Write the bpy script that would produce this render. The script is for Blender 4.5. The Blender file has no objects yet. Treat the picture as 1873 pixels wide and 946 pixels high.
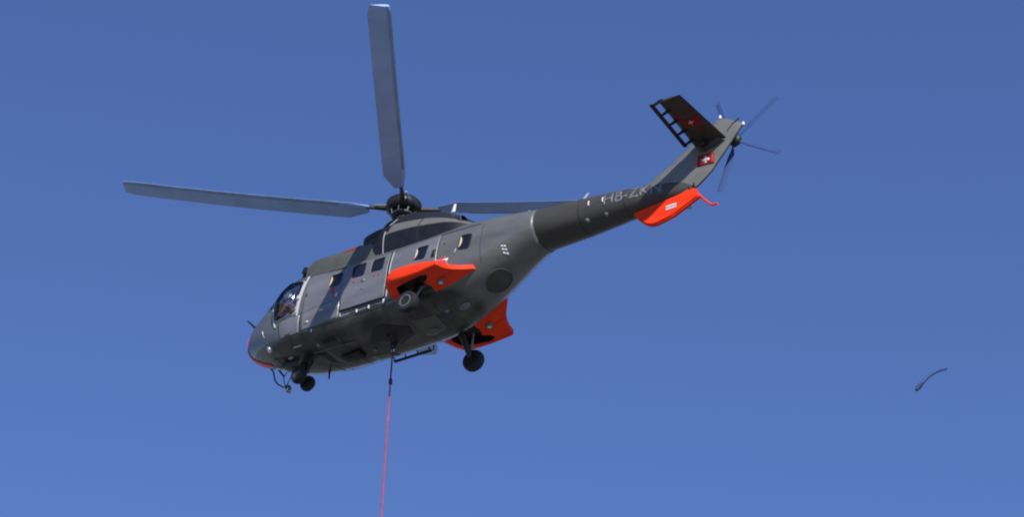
import bpy, bmesh, math, random
from mathutils import Vector, Matrix, Euler
random.seed(4)
R = math.radians
scene = bpy.context.scene
C = scene.collection

# ------------------------------------------------------------------ camera
CAM_EL = 0.6251306
cam_d = bpy.data.cameras.new('camera')
cam = bpy.data.objects.new('camera', cam_d); C.objects.link(cam)
cam.location = (0, 0, 1.7)
cam.rotation_euler = (math.pi/2 + CAM_EL, 0, 0)
cam_d.sensor_width = 36; cam_d.lens = 94.41
cam_d.clip_start = 0.1; cam_d.clip_end = 30000
scene.camera = cam

# helicopter attitude: x runs aft from the nose, y to starboard, z up; origin below the nose at wheel-axle height
HELI_LOC = Vector((-7.27665576, 61.02140258, 41.18404465))
HELI_ROT = Euler((-0.0416555, 0.0627117, -0.5872216), 'XYZ')
RM = HELI_ROT.to_matrix()

# ------------------------------------------------------------------ light
SUN_TO = (RM @ Vector((2.0, -1.95, 1.75))).normalized()      # towards the sun
sun_d = bpy.data.lights.new('sun', 'SUN'); sun = bpy.data.objects.new('sun', sun_d); C.objects.link(sun)
sun_d.energy = 5.0; sun_d.angle = R(0.53); sun_d.color = (1.0, 0.95, 0.88)
sun.rotation_euler = SUN_TO.to_track_quat('Z', 'Y').to_euler()
sun.location = (0, 0, 200)
world = bpy.data.worlds.new('World'); scene.world = world; world.use_nodes = True
wn = world.node_tree.nodes; wl = world.node_tree.links
sky = wn.new('ShaderNodeTexSky'); sky.sky_type = 'NISHITA'; sky.sun_disc = False
sky.sun_elevation = math.asin(SUN_TO.z); sky.sun_rotation = math.atan2(SUN_TO.x, SUN_TO.y)
sky.altitude = 1500; sky.air_density = 1.1; sky.dust_density = 0.0; sky.ozone_density = 5.0
bg = wn['Background']; bg.inputs['Strength'].default_value = 0.127
gain = wn.new('ShaderNodeVectorMath'); gain.operation = 'MULTIPLY'; gain.inputs[1].default_value = (1.0, .99, 1.26)
wl.new(sky.outputs[0], gain.inputs[0]); wl.new(gain.outputs[0], bg.inputs['Color'])
scene.view_settings.view_transform = 'Standard'; scene.view_settings.look = 'None'
scene.view_settings.exposure = 0.0; scene.view_settings.gamma = 1.0
scene.cycles.pixel_filter_type = 'BLACKMAN_HARRIS'; scene.cycles.filter_width = 2.1
scene.cycles.max_bounces = 8; scene.cycles.transparent_max_bounces = 16

# ------------------------------------------------------------------ materials
def mat(name, col, rough=0.5, metal=0.0, spec=0.5, var=0.12, scale=6.0, bump=0.0, col2=None, coat=0.0, streak=False):
    m = bpy.data.materials.new(name); m.use_nodes = True
    n = m.node_tree.nodes; l = m.node_tree.links; b = n['Principled BSDF']
    b.inputs['Roughness'].default_value = rough; b.inputs['Metallic'].default_value = metal
    b.inputs['Specular IOR Level'].default_value = spec
    b.inputs['Coat Weight'].default_value = coat
    tc = n.new('ShaderNodeTexCoord'); mp = n.new('ShaderNodeMapping')
    l.new(tc.outputs['Object'], mp.inputs['Vector'])
    if streak: mp.inputs['Scale'].default_value = (0.35, 1, 1.6)
    no = n.new('ShaderNodeTexNoise'); no.inputs['Scale'].default_value = scale
    no.inputs['Detail'].default_value = 6; no.inputs['Roughness'].default_value = 0.6
    l.new(mp.outputs[0], no.inputs['Vector'])
    rp = n.new('ShaderNodeValToRGB'); rp.color_ramp.elements[0].position = 0.3; rp.color_ramp.elements[1].position = 0.72
    c2 = col2 or tuple(min(1, c*(1+var)) for c in col)
    rp.color_ramp.elements[0].color = tuple(c*(1-var) for c in col)+(1,)
    rp.color_ramp.elements[1].color = tuple(c2)+(1,)
    l.new(no.outputs['Fac'], rp.inputs['Fac']); l.new(rp.outputs[0], b.inputs['Base Color'])
    mr = n.new('ShaderNodeMapRange'); mr.inputs['To Min'].default_value = max(0, rough-0.1); mr.inputs['To Max'].default_value = min(1, rough+0.12)
    l.new(no.outputs['Fac'], mr.inputs['Value']); l.new(mr.outputs[0], b.inputs['Roughness'])
    if bump:
        n2 = n.new('ShaderNodeTexNoise'); n2.inputs['Scale'].default_value = 3.0; n2.inputs['Detail'].default_value = 3
        l.new(tc.outputs['Object'], n2.inputs['Vector'])
        bp = n.new('ShaderNodeBump'); bp.inputs['Strength'].default_value = bump; bp.inputs['Distance'].default_value = 0.05
        l.new(n2.outputs['Fac'], bp.inputs['Height']); l.new(bp.outputs[0], b.inputs['Normal'])
    return m

def glass(name, tint, ior=1.45, rough=0.03):
    m = bpy.data.materials.new(name); m.use_nodes = True
    n = m.node_tree.nodes; l = m.node_tree.links
    for x in list(n): n.remove(x)
    out = n.new('ShaderNodeOutputMaterial'); mix = n.new('ShaderNodeMixShader')
    tr = n.new('ShaderNodeBsdfTransparent'); tr.inputs[0].default_value = tint+(1,)
    gl = n.new('ShaderNodeBsdfGlossy'); gl.inputs['Roughness'].default_value = rough
    fr = n.new('ShaderNodeFresnel'); fr.inputs['IOR'].default_value = ior
    l.new(fr.outputs[0], mix.inputs[0]); l.new(tr.outputs[0], mix.inputs[1]); l.new(gl.outputs[0], mix.inputs[2])
    l.new(mix.outputs[0], out.inputs[0])
    return m

M = {}
M['body'] = mat('body_grey_paint', (.112,.114,.112), .38, var=.26, scale=1.5, bump=.12, streak=True, coat=.3)
M['door'] = mat('door_grey_paint', (.150,.152,.166), .34, var=.18, scale=2.5, bump=.10, streak=True, coat=.1)
M['boom'] = mat('boom_dark_grey_paint', (.060,.057,.051), .5, spec=.3, var=.13, scale=3, bump=.08, streak=True)
M['fin'] = mat('fin_grey_paint', (.150,.147,.135), .45, var=.12, scale=3, bump=.05)
M['deck'] = mat('deck_olive_grey_paint', (.088,.090,.076), .5, var=.15, scale=3, bump=.1)
M['cowl_dark'] = mat('cowl_charcoal', (.012,.012,.015), .45, spec=.35, var=.2, scale=4, bump=.06)
M['stab'] = mat('stabiliser_dark_paint', (.045,.041,.036), .5, spec=.3, var=.25, scale=3)
M['cowl_top'] = mat('cowl_top_black', (.012,.012,.013), .5, var=.3, scale=5)
M['cowl_strip'] = mat('cowl_grey_paint', (.135,.130,.118), .45, var=.12, scale=4)
M['belly'] = mat('belly_dark_grey', (.050,.050,.045), .6, var=.3, scale=2, bump=.1, streak=True)
M['orange'] = mat('fluorescent_orange_paint', (.95,.045,.007), .5, spec=.2, var=.20, scale=3.5, bump=.15, col2=(.98,.055,.010), streak=True)
M['red'] = mat('signal_red_paint', (.60,.012,.010), .45, var=.08, scale=4)
M['faded_red'] = mat('faded_red_paint', (.30,.035,.03), .55, spec=.2, var=.3, scale=14)
M['dark_red'] = mat('dark_red_paint', (.26,.006,.010), .5, spec=.2, var=.15)
M['black'] = mat('black_metal', (.008,.008,.009), .5, var=.3, scale=8)
M['hub'] = mat('oily_hub_metal', (.035,.035,.032), .38, metal=.5, var=.6, scale=14, bump=.5)
M['rubber'] = mat('black_rubber', (.010,.010,.011), .75, var=.3, scale=12)
M['seal'] = mat('dark_seal', (.014,.015,.018), .6)
M['white'] = mat('white_paint', (.72,.72,.72), .4, var=.05)
M['lightgrey'] = mat('light_grey_trim', (.42,.43,.44), .4, var=.1)
M['cream'] = mat('cream_sunlit_edge', (.62,.50,.34), .6, var=.1)
M['steel'] = mat('bright_steel', (.55,.55,.56), .28, metal=.9, var=.1)
M['win'] = mat('tinted_window', (.010,.011,.018), .12, var=.2, spec=.6)
M['interior'] = mat('cabin_lining_brown', (.050,.032,.026), .8, var=.2)
M['blade'] = mat('pale_blue_grey_blade_paint', (.30,.48,.86), .55, var=.12, scale=1.2)
M['strip'] = mat('blade_edge_grey', (.22,.34,.58), .4, var=.2, scale=5)
M['tblade'] = mat('blue_grey_tail_blade_paint', (.055,.10,.25), .5, spec=.2, var=.06, scale=2)
M['marking'] = mat('pale_marking', (.15,.155,.18), .5, var=.1)
M['skin'] = mat('skin', (.50,.24,.16), .5, var=.06)
M['suit'] = mat('flight_suit', (.09,.035,.03), .8, var=.15)
M['helmet'] = mat('white_helmet', (.75,.74,.72), .2, var=.03)
M['rope_dark'] = mat('dark_sheath', (.05,.02,.035), .7, var=.2)
M['rope_red'] = mat('pink_red_rope', (.36,.055,.08), .7, var=.35, scale=4)
M['strand'] = mat('blue_grey_film', (.020,.055,.18), .6, var=.2)
M['knot'] = mat('dark_blue_film', (.008,.02,.08), .6)
M['lamp'] = mat('lamp_glass', (.65,.66,.66), .15, var=.1, spec=.8)
M['glass'] = glass('clear_canopy_glass', (.95,.96,.97), 1.6)

# ------------------------------------------------------------------ helpers
def tag(o, label=None, cat=None, group=None, kind=None):
    if label: o['label'] = label
    if cat: o['category'] = cat
    if group: o['group'] = group
    if kind: o['kind'] = kind
    return o
def link(name, bm, mats, parent=None, smooth=True, angle=40):
    me = bpy.data.meshes.new(name)
    bmesh.ops.recalc_face_normals(bm, faces=bm.faces) if getattr(link, 'recalc', True) else None
    bm.to_mesh(me); bm.free()
    if not isinstance(mats, (list, tuple)): mats = [mats]
    for m in mats: me.materials.append(m)
    if smooth:
        me.polygons.foreach_set('use_smooth', [True]*len(me.polygons))
        try: me.set_sharp_from_angle(angle=R(angle))
        except Exception: pass
    o = bpy.data.objects.new(name, me); C.objects.link(o)
    if parent: o.parent = parent
    return o
def tube(bm, pts, r, n=8, closed=False, caps=True, mi=0):
    pts = [Vector(p) for p in pts]; N = len(pts)
    rs = r if isinstance(r, (list, tuple)) else [r]*N
    rings = []; up = None
    for i, p in enumerate(pts):
        if closed: t = pts[(i+1) % N]-pts[i-1]
        else: t = pts[min(i+1, N-1)]-pts[max(i-1, 0)]
        if t.length < 1e-9: t = Vector((1,0,0))
        t.normalize()
        if up is None: up = Vector((0,0,1)) if abs(t.z) < .9 else Vector((1,0,0))
        a = t.cross(up)
        if a.length < 1e-6: a = t.orthogonal()
        a.normalize(); b = a.cross(t).normalized(); up = b
        rings.append([bm.verts.new(p+(a*math.cos(2*math.pi*k/n)+b*math.sin(2*math.pi*k/n))*rs[i]) for k in range(n)])
    for i in range(N if closed else N-1):
        A, B = rings[i], rings[(i+1) % N]
        for k in range(n):
            f = bm.faces.new((A[k], A[(k+1) % n], B[(k+1) % n], B[k])); f.material_index = mi
    if caps and not closed:
        bm.faces.new(rings[0][::-1]).material_index = mi; bm.faces.new(rings[-1]).material_index = mi
def box(bm, c, s, rot=None, bev=0.0, mi=0):
    mtx = Matrix.Translation(Vector(c)) @ ((rot.to_matrix().to_4x4()) if rot else Matrix.Identity(4)) @ Matrix.Diagonal((s[0], s[1], s[2], 1))
    g = bmesh.ops.create_cube(bm, size=1, matrix=mtx)
    fs = set(f for v in g['verts'] for f in v.link_faces)
    for f in fs: f.material_index = mi
    if bev:
        es = list(set(e for v in g['verts'] for e in v.link_edges))
        bmesh.ops.bevel(bm, geom=es, offset=bev, segments=2, affect='EDGES', profile=.5)
def loft(bm, rings, cap0=True, cap1=True, mi=0):
    V = [[bm.verts.new(p) for p in r] for r in rings]; n = len(V[0])
    for i in range(len(V)-1):
        for k in range(n):
            f = bm.faces.new((V[i][k], V[i][(k+1) % n], V[i+1][(k+1) % n], V[i+1][k])); f.material_index = mi
    if cap0: bm.faces.new(V[0][::-1]).material_index = mi
    if cap1: bm.faces.new(V[-1]).material_index = mi
    return V
def revolve(bm, origin, axis, prof, n=32, mi=0):
    """prof: list of (distance along axis, radius)"""
    o = Vector(origin); ax = Vector(axis).normalized(); a = ax.orthogonal().normalized(); b = ax.cross(a)
    rings = [[o+ax*d+(a*math.cos(2*math.pi*k/n)+b*math.sin(2*math.pi*k/n))*max(r, 1e-4) for k in range(n)] for d, r in prof]
    loft(bm, rings, mi=mi)
def pch(x, X, Y):
    h = [X[i+1]-X[i] for i in range(len(X)-1)]; d = [(Y[i+1]-Y[i])/h[i] for i in range(len(h))]
    m = [0.0]*len(X); m[0] = d[0]; m[-1] = d[-1]
    for i in range(1, len(X)-1):
        if d[i-1]*d[i] > 0:
            w1 = 2*h[i]+h[i-1]; w2 = h[i]+2*h[i-1]; m[i] = (w1+w2)/(w1/d[i-1]+w2/d[i])
    i = 0
    while i < len(h)-1 and x > X[i+1]: i += 1
    t = (x-X[i])/h[i]
    return Y[i]*(1+2*t)*(1-t)**2+h[i]*m[i]*t*(1-t)**2+Y[i+1]*t*t*(3-2*t)+h[i]*m[i+1]*t*t*(t-1)

heli = bpy.data.objects.new('helicopter', None); C.objects.link(heli)
heli.location = HELI_LOC; heli.rotation_euler = HELI_ROT
tag(heli, 'dark grey transport helicopter with orange sponsons hovering in blue sky', 'helicopter')
G = heli

# ------------------------------------------------------------------ fuselage
ST = [  # x, half width, belly z, top z, widest z, lower exponent, upper exponent
(0.06,.03,1.38,1.50,1.44,2.2,2.2),(0.12,.20,1.17,1.68,1.42,2.2,2.2),(0.24,.36,1.00,1.84,1.41,2.2,2.2),
(0.50,.55,.83,2.05,1.40,2.3,2.2),(0.90,.75,.67,2.28,1.38,2.6,2.2),(1.30,.90,.55,2.55,1.38,3.0,2.3),
(1.70,.99,.45,2.84,1.36,3.4,2.4),(2.10,1.045,.38,3.00,1.35,3.7,2.5),(2.70,1.06,.31,3.02,1.35,3.9,2.6),
(3.50,1.07,.26,2.98,1.35,4.0,2.6),(5.00,1.07,.24,2.95,1.35,4.0,2.6),(6.20,1.07,.26,2.95,1.40,3.8,2.6),
(6.80,1.05,.34,2.95,1.45,3.4,2.6),(7.40,1.00,.54,2.94,1.55,3.0,2.5),(8.00,.92,.82,2.92,1.72,2.7,2.4),
(8.60,.81,1.16,2.88,1.92,2.4,2.3),(9.10,.70,1.46,2.83,2.08,2.2,2.2),(9.60,.58,1.67,2.78,2.20,2.1,2.1)]
BT = [  # tail boom: x, half width, bottom, top
(9.60,.565,1.68,2.77),(10.6,.51,1.68,2.70),(11.4,.46,1.71,2.63),(12.4,.37,1.77,2.52),(13.2,.25,1.84,2.45),(13.8,.13,1.89,2.38),(14.12,.03,1.98,2.2)]
def sec(x): return [pch(x, [s[0] for s in ST], [s[k] for s in ST]) for k in range(1, 7)]
def bsec(x): return [pch(x, [s[0] for s in BT], [s[k] for s in BT]) for k in range(1, 4)]
def surf_y(x, z):
    if x < 9.6:
        w, zb, zt, zm, nb, nt = sec(x)
        h, n = (zt-zm, nt) if z > zm else (zm-zb, nb)
        return w*max(0, 1-min(1, abs((z-zm)/h))**n)**(1/n)
    w, zb, zt = bsec(x); c = (zb+zt)/2; h = (zt-zb)/2
    return w*max(0, 1-min(1, abs((z-c)/h))**2.1)**(1/2.1)
def surf_zb(x, y):
    w, zb, zt, zm, nb, nt = sec(x)
    return zm-(zm-zb)*max(0, 1-min(1, abs(y/w))**nb)**(1/nb)
def sering(x, w, zb, zt, zm, nb, nt, n=80):
    r = []
    for k in range(n):
        a = 2*math.pi*(k+.5)/n
        c, s = math.cos(a), math.sin(a)
        e, h = (nt, zt-zm) if s >= 0 else (nb, zm-zb)
        # radial superellipse point
        rad = (abs(c)**e+abs(s)**e)**(-1/e)
        r.append(Vector((x, w*rad*c, zm+h*rad*s)))
    return r
hull = bmesh.new()
xs = [.06, .075, .09, .11, .14, .18, .24, .32, .4]+[.5+.1*i for i in range(92)]
loft(hull, [sering(x, *sec(x)) for x in xs], True, False)
bmesh.ops.recalc_face_normals(hull, faces=hull.faces)

def cut(bm, poly, axes=(0, 2), keep=lambda c: c.y < 0):
    """split bm along a polygon seen along the remaining axis, take the faces inside out and return them as a new bmesh"""
    ax, ay = axes; N = len(poly)
    x0 = min(p[0] for p in poly)-.3; x1 = max(p[0] for p in poly)+.3; y0 = min(p[1] for p in poly)-.3; y1 = max(p[1] for p in poly)+.3
    for i in range(N):
        a, b = poly[i], poly[(i+1) % N]
        nrm = [0, 0, 0]; nrm[ax] = b[1]-a[1]; nrm[ay] = -(b[0]-a[0])
        co = [0, 0, 0]; co[ax], co[ay] = a
        fs = []
        for f in bm.faces:
            c = f.calc_center_median()
            if keep(c) and x0 < c[ax] < x1 and y0 < c[ay] < y1: fs.append(f)
        geom = list(set(v for f in fs for v in f.verts))+list(set(e for f in fs for e in f.edges))+fs
        bmesh.ops.bisect_plane(bm, geom=geom, plane_co=co, plane_no=nrm, dist=1e-5)
    def inside(px, py):
        r = False
        for i in range(N):
            a, b = poly[i], poly[(i+1) % N]
            if (a[1] > py) != (b[1] > py) and px < (b[0]-a[0])*(py-a[1])/(b[1]-a[1])+a[0]: r = not r
        return r
    sel = [f for f in bm.faces if keep(f.calc_center_median()) and inside(f.calc_center_median()[ax], f.calc_center_median()[ay])]
    new = bmesh.new(); mp = {}
    for f in sel:
        vs = []
        for v in f.verts:
            if v not in mp: mp[v] = new.verts.new(v.co)
            vs.append(mp[v])
        new.faces.new(vs)
    bmesh.ops.delete(bm, geom=sel, context='FACES')
    new.normal_update()
    return new
def loops(bm):
    es = [e for e in bm.edges if len(e.link_faces) == 1]; out = []; left = set(es)
    while left:
        e = left.pop(); s = e.verts[0]; v = e.verts[1]; path = [s.co.copy(), v.co.copy()]
        while True:
            nx = [x for x in v.link_edges if x in left]
            if not nx: break
            left.discard(nx[0]); v = nx[0].other_vert(v)
            if v is s: break
            path.append(v.co.copy())
        out.append(path)
    return out
def rim(src, r, name, m, parent):
    b = bmesh.new()
    for L in loops(src):
        q = [L[0]]
        for p in L[1:]:
            if (p-q[-1]).length > .012: q.append(p)
        if len(q) > 3: tube(b, q, r, 6, closed=True)
    return link(name, b, m, parent)
def solid(o, t, off=0.0, mo=0):
    s = o.modifiers.new('solidify', 'SOLIDIFY'); s.thickness = t; s.offset = off; s.material_offset = mo; s.material_offset_rim = mo
    return o
def push(bm, d):
    bm.normal_update()
    mv = {v: v.normal.copy() for v in bm.verts}
    for v, n in mv.items():
        if n.y*v.co.y < 0: n = -n
        v.co += n*d
link.recalc = False

def rounded(poly, r=.06, k=3):
    out = []
    N = len(poly)
    for i in range(N):
        p = Vector(poly[i]); a = Vector(poly[i-1]); b = Vector(poly[(i+1) % N])
        da = (a-p).normalized()*min(r, (a-p).length*.4); db = (b-p).normalized()*min(r, (b-p).length*.4)
        for j in range(k+1):
            t = j/k; out.append(tuple((p+da)*(1-t)**2+p*2*t*(1-t)+(p+db)*t*t))
    return out

W_SHAPES = {1: [(3.42,2.18),(3.86,2.16),(3.84,1.73),(3.47,1.73)], 2: [(4.2,2.22),(4.65,2.2),(4.66,1.72),(4.24,1.74)],
            3: [(4.84,2.18),(5.27,2.17),(5.27,1.70),(4.85,1.74)], 4: [(6.27,2.13),(6.65,2.11),(6.58,1.65),(6.21,1.70)], 5: [(7.58,2.12),(7.94,2.11),(7.89,1.63),(7.57,1.67)]}
for sg in (-1, 1):
    kp = (lambda c: c.y < 0) if sg < 0 else (lambda c: c.y > 0)
    # sliding door
    dpoly = [(3.96,.82),(5.40,.80),(5.43,2.27),(3.93,2.29)]
    dbm = cut(hull, rounded(dpoly, .05), keep=kp)
    wins = []
    for k in (2, 3):
        wb = cut(dbm, rounded(W_SHAPES[k], .09), keep=kp); wins.append(wb)
    push(dbm, .035)
    door = link('sliding_door', dbm, [M['door']], G)
    solid(door, .05, 0)
    tmp = bmesh.new(); tmp.from_mesh(door.data)
    rim_src = tmp
    b = bmesh.new(); L = max(loops(tmp), key=len); 
    tube(b, [p for i, p in enumerate(L)], .013, 5, closed=True); link('door_seal', b, M['seal'], door)
    for wb in wins:
        push(wb, .028); rim(wb, .016, 'window_seal', M['seal'], door)
        solid(link('window', wb, M['win'], door), .012)
    for k in (1, 4, 5):
        wb = cut(hull, rounded(W_SHAPES[k], .09), keep=kp)
        wo = None
        L = [v.co.copy() for v in wb.verts]
        wr = bmesh.new()
        wb2 = wb.copy()
        push(wb, -.012); wo = solid(link('window', wb, M['win'], G), .012)
        rim(wb2, .018, 'window_seal', M['seal'], wo); wb2.free()
        # sunlit forward edge of the pane, put in as a cream crescent
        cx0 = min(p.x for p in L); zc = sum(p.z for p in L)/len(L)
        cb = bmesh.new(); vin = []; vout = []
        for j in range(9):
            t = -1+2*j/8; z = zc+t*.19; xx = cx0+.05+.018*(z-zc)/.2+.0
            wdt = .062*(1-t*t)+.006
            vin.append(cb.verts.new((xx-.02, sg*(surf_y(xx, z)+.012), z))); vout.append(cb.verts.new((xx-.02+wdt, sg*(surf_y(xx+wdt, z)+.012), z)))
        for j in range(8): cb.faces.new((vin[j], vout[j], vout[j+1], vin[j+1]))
        solid(link('window_sunlit_edge', cb, M['cream'], wo), .01)
    # lighter skin panels ahead of and behind the door
    for pp in ([(2.62,.66),(3.90,.66),(3.90,2.30),(2.66,2.49)], [(5.48,.70),(6.93,.74),(6.96,2.36),(5.50,2.30)], [(3.98,.66),(5.40,.65),(5.40,.79),(3.98,.80)], [(1.90,.66),(2.56,.64),(2.56,1.16),(1.80,1.12)]):
        pb = cut(hull, pp, keep=kp)
        solid(link('side_panel', pb, M['door'], G), .02, .3)
    # cockpit glazing
    side = [(1.66,1.24),(2.40,1.27),(2.50,2.34),(2.16,2.42),(1.80,2.12),(1.54,1.74)] if sg < 0 else [(1.62,1.75),(2.44,1.78),(2.50,2.34),(2.16,2.42),(1.80,2.12),(1.60,1.80)]
    sbm = cut(hull, rounded(side, .07), keep=kp)
    rim(sbm, .026, 'bubble_window_frame', M['lightgrey'] if sg < 0 else M['body'], G)
    cxx, czz = 2.05, 1.8
    sbm.normal_update()
    bmesh.ops.subdivide_edges(sbm, edges=sbm.edges, cuts=1, use_grid_fill=True)
    bnd = set(v for e in sbm.edges if len(e.link_faces) == 1 for v in e.verts)
    bl = [v.co.copy() for v in bnd]
    for v in sbm.verts:
        if v in bnd: continue
        d = min((v.co-q).length for q in bl)
        v.co.y += sg*.42*min(1, d/.35)**.6*.75
    solid(link('bubble_window', sbm, M['glass'], G), .008)
    wkeep = (lambda c: c.y < -.05) if sg < 0 else (lambda c: c.y > .05)
    # centre pillar edge
    fs = [f for f in hull.faces if .5 < f.calc_center_median().x < 2.5 and f.calc_center_median().z > 1.5]
    bmesh.ops.bisect_plane(hull, geom=list(set(v for f in fs for v in f.verts))+list(set(e for f in fs for e in f.edges))+fs, plane_co=(0, sg*.05, 0), plane_no=(0, 1, 0), dist=1e-5)
    wsp = [(.95,2.10),(1.40,1.74),(1.49,1.84),(1.74,2.20),(2.10,2.50),(2.42,2.58),(2.42,3.3),(.9,3.3),(.9,2.10)]
    wbm = cut(hull, wsp, keep=wkeep)
    wb2 = wbm.copy()
    ws = solid(link('windscreen', wbm, M['glass'], G), .008)
    rim(wb2, .022, 'windscreen_frame', M['body'], ws); wb2.free()

# surface paint: darker belly below the chine, red stripe on the nose
hull.faces.ensure_lookup_table()
for f in hull.faces:
    c = f.calc_center_median()
    f.material_index = 0
bmesh.ops.recalc_face_normals(hull, faces=hull.faces)
fus = link('fuselage', hull, [M['body'], M['interior']], G, angle=60)
solid(fus, .03, -1, 1)
# body paint turns patchily darker below the chine, by its own height
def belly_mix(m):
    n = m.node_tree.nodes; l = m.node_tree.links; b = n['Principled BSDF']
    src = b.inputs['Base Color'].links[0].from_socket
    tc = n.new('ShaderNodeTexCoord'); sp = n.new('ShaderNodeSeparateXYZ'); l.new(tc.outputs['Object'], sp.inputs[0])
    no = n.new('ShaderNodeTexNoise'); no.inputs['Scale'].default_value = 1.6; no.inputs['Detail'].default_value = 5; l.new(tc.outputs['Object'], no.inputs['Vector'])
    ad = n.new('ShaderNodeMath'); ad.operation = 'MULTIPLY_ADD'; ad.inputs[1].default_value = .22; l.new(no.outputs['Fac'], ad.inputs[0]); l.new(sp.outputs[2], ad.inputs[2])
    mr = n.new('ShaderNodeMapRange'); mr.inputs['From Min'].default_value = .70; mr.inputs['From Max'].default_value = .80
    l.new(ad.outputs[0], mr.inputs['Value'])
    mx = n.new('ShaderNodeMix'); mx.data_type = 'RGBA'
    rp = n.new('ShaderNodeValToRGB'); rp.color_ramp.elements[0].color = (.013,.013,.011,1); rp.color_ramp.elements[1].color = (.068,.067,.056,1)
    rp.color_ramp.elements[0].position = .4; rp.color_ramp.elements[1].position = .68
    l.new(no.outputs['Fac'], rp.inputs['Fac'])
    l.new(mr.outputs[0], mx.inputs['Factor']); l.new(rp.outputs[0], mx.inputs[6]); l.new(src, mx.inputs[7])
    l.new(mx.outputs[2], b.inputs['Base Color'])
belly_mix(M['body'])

# seams: thin strips of sealant / trim laid on the hull
def strip(name, pts, r=.009, m='seal', sg=-1, off=.004, parent=None, n=6):
    P = []
    for i in range(len(pts)-1):
        a, b = Vector(pts[i]), Vector(pts[i+1]); k = max(2, int((b-a).length/.08))
        for j in range(k): P.append(a+(b-a)*j/k)
    P.append(Vector(pts[-1])); bm = bmesh.new()
    tube(bm, [(p.x, sg*(surf_y(p.x, p.y)+off), p.y) for p in P], r, n)
    return link(name, bm, M[m], parent or G)
link.recalc = True
for sg in (-1, 1):
    strip('panel_seam', [(2.60,2.52),(3.9,2.30)], .012, sg=sg)
    strip('panel_seam', [(2.60,1.20),(3.95,1.27)], .013, sg=sg)
    strip('panel_seam', [(2.62,.62),(2.58,1.2)], .008, sg=sg)
    strip('panel_seam', [(3.93,.62),(3.92,2.3)], .012, sg=sg)
    strip('panel_seam', [(3.80,1.25),(3.86,.62)], .007, sg=sg)
    strip('panel_seam', [(5.44,2.3),(8.1,2.44)], .010, sg=sg)
    strip('panel_seam', [(2.42,.80),(2.40,1.2)], .010, sg=sg)
    strip('chine_rail', [(2.62,.60),(3.93,.615),(5.40,.60)], .014, 'body', sg=sg)
    strip('door_rail', [(3.95,.74),(5.42,.73)], .018, 'seal', sg=sg, off=.01)
    strip('door_rail', [(2.62,2.50),(3.93,2.37),(5.42,2.35)], .022, 'deck', sg=sg, off=.01)
    strip('door_post', [(2.46,1.16),(2.50,1.7),(2.55,2.2),(2.56,2.52)], .026, 'lightgrey', sg=sg)
    strip('door_post', [(5.45,.82),(5.47,1.5),(5.47,2.3)], .018, 'lightgrey', sg=sg)
    strip('windscreen_post', [(1.70,1.05),(1.60,1.3),(1.50,1.72)], .030, 'lightgrey', sg=sg)
    strip('panel_seam', [(6.95,.9),(6.98,2.4)], .006, sg=sg)
    strip('panel_seam', [(8.2,1.2),(8.22,2.4)], .006, sg=sg)
    # little fittings on the sides
    for i, (x, z, l, r, m) in enumerate([(4.17,1.29,.10,.020,'white'),(5.36,.98,.12,.022,'lightgrey'),(5.38,.70,.12,.026,'white'),(4.51,.68,.10,.022,'white'),
            (4.90,.68,.10,.022,'white'),(3.97,.72,.14,.016,'lightgrey'),(2.99,.57,.09,.018,'white'),(2.45,1.75,.10,.05,'lightgrey'),(2.72,1.75,.07,.025,'seal'),
            (3.6,1.14,.05,.018,'lightgrey')]):
        bm = bmesh.new(); y = surf_y(x, z)+.012
        tube(bm, [(x, sg*y, z-l/2), (x+.003, sg*(y+.012), z), (x, sg*y, z+l/2)], r, 8)
        link('latch', bm, M[m], G)
    for x, z, w, h, m in [(3.62,1.60,.10,.10,'red'),(3.66,1.49,.06,.06,'red'),(4.36,1.60,.06,.05,'red'),(5.03,1.58,.06,.04,'red'),(5.17,1.58,.06,.04,'red'),
                          (3.30,1.07,.13,.07,'lightgrey'),(4.66,1.56,.13,.09,'marking'),(4.66,1.30,.06,.05,'marking'),(2.84,.84,.12,.06,'lightgrey'),(3.76,1.42,.05,.10,'white')]:
        bm = bmesh.new(); y = surf_y(x, z)
        o = .064 if 3.96 < x < 5.4 and z > .82 else .020
        t = (surf_y(x, z+.05)-surf_y(x, z-.05))/.1
        vs = [bm.verts.new((x+a*w/2, sg*(y+o+t*b_*h/2), z+b_*h/2)) for a, b_ in ((-1,-1),(1,-1),(1,1),(-1,1))]
        bm.faces.new(vs); solid(link('placard', bm, M[m], G), .006)
# stencilled white block behind the cabin, made of six small bars
for i in range(2):
    for j in range(3):
        bm = bmesh.new(); x = 8.76+i*.062; z = 1.42+j*.072
        vs = []
        for a, b_ in ((-1,-1),(1,-1),(1,1),(-1,1)):
            xx, zz = x+a*.024, z+b_*.022; vs.append(bm.verts.new((xx, -(surf_y(xx, zz)+.008), zz)))
        bm.faces.new(vs); solid(link('stencil_block', bm, M['white'], G), .006)

for m_, z0, z1, x0, x1 in (('white', 1.36, 1.45, 6.93, 7.30), ('red', 1.46, 1.50, 6.98, 7.26), ('seal', 1.62, 1.86, 6.78, 6.90), ('lightgrey', 1.55, 1.70, 7.48, 7.51), ('marking', 1.98, 2.06, 7.12, 7.16)):
    bm = bmesh.new(); vs = []
    for xx, zz in ((x0, z0), (x1, z0), (x1+.03, z1), (x0+.03, z1)): vs.append(bm.verts.new((xx, -(surf_y(xx, zz)+.022), zz)))
    bm.faces.new(vs); solid(link('placard', bm, M[m_], G), .006)

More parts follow.
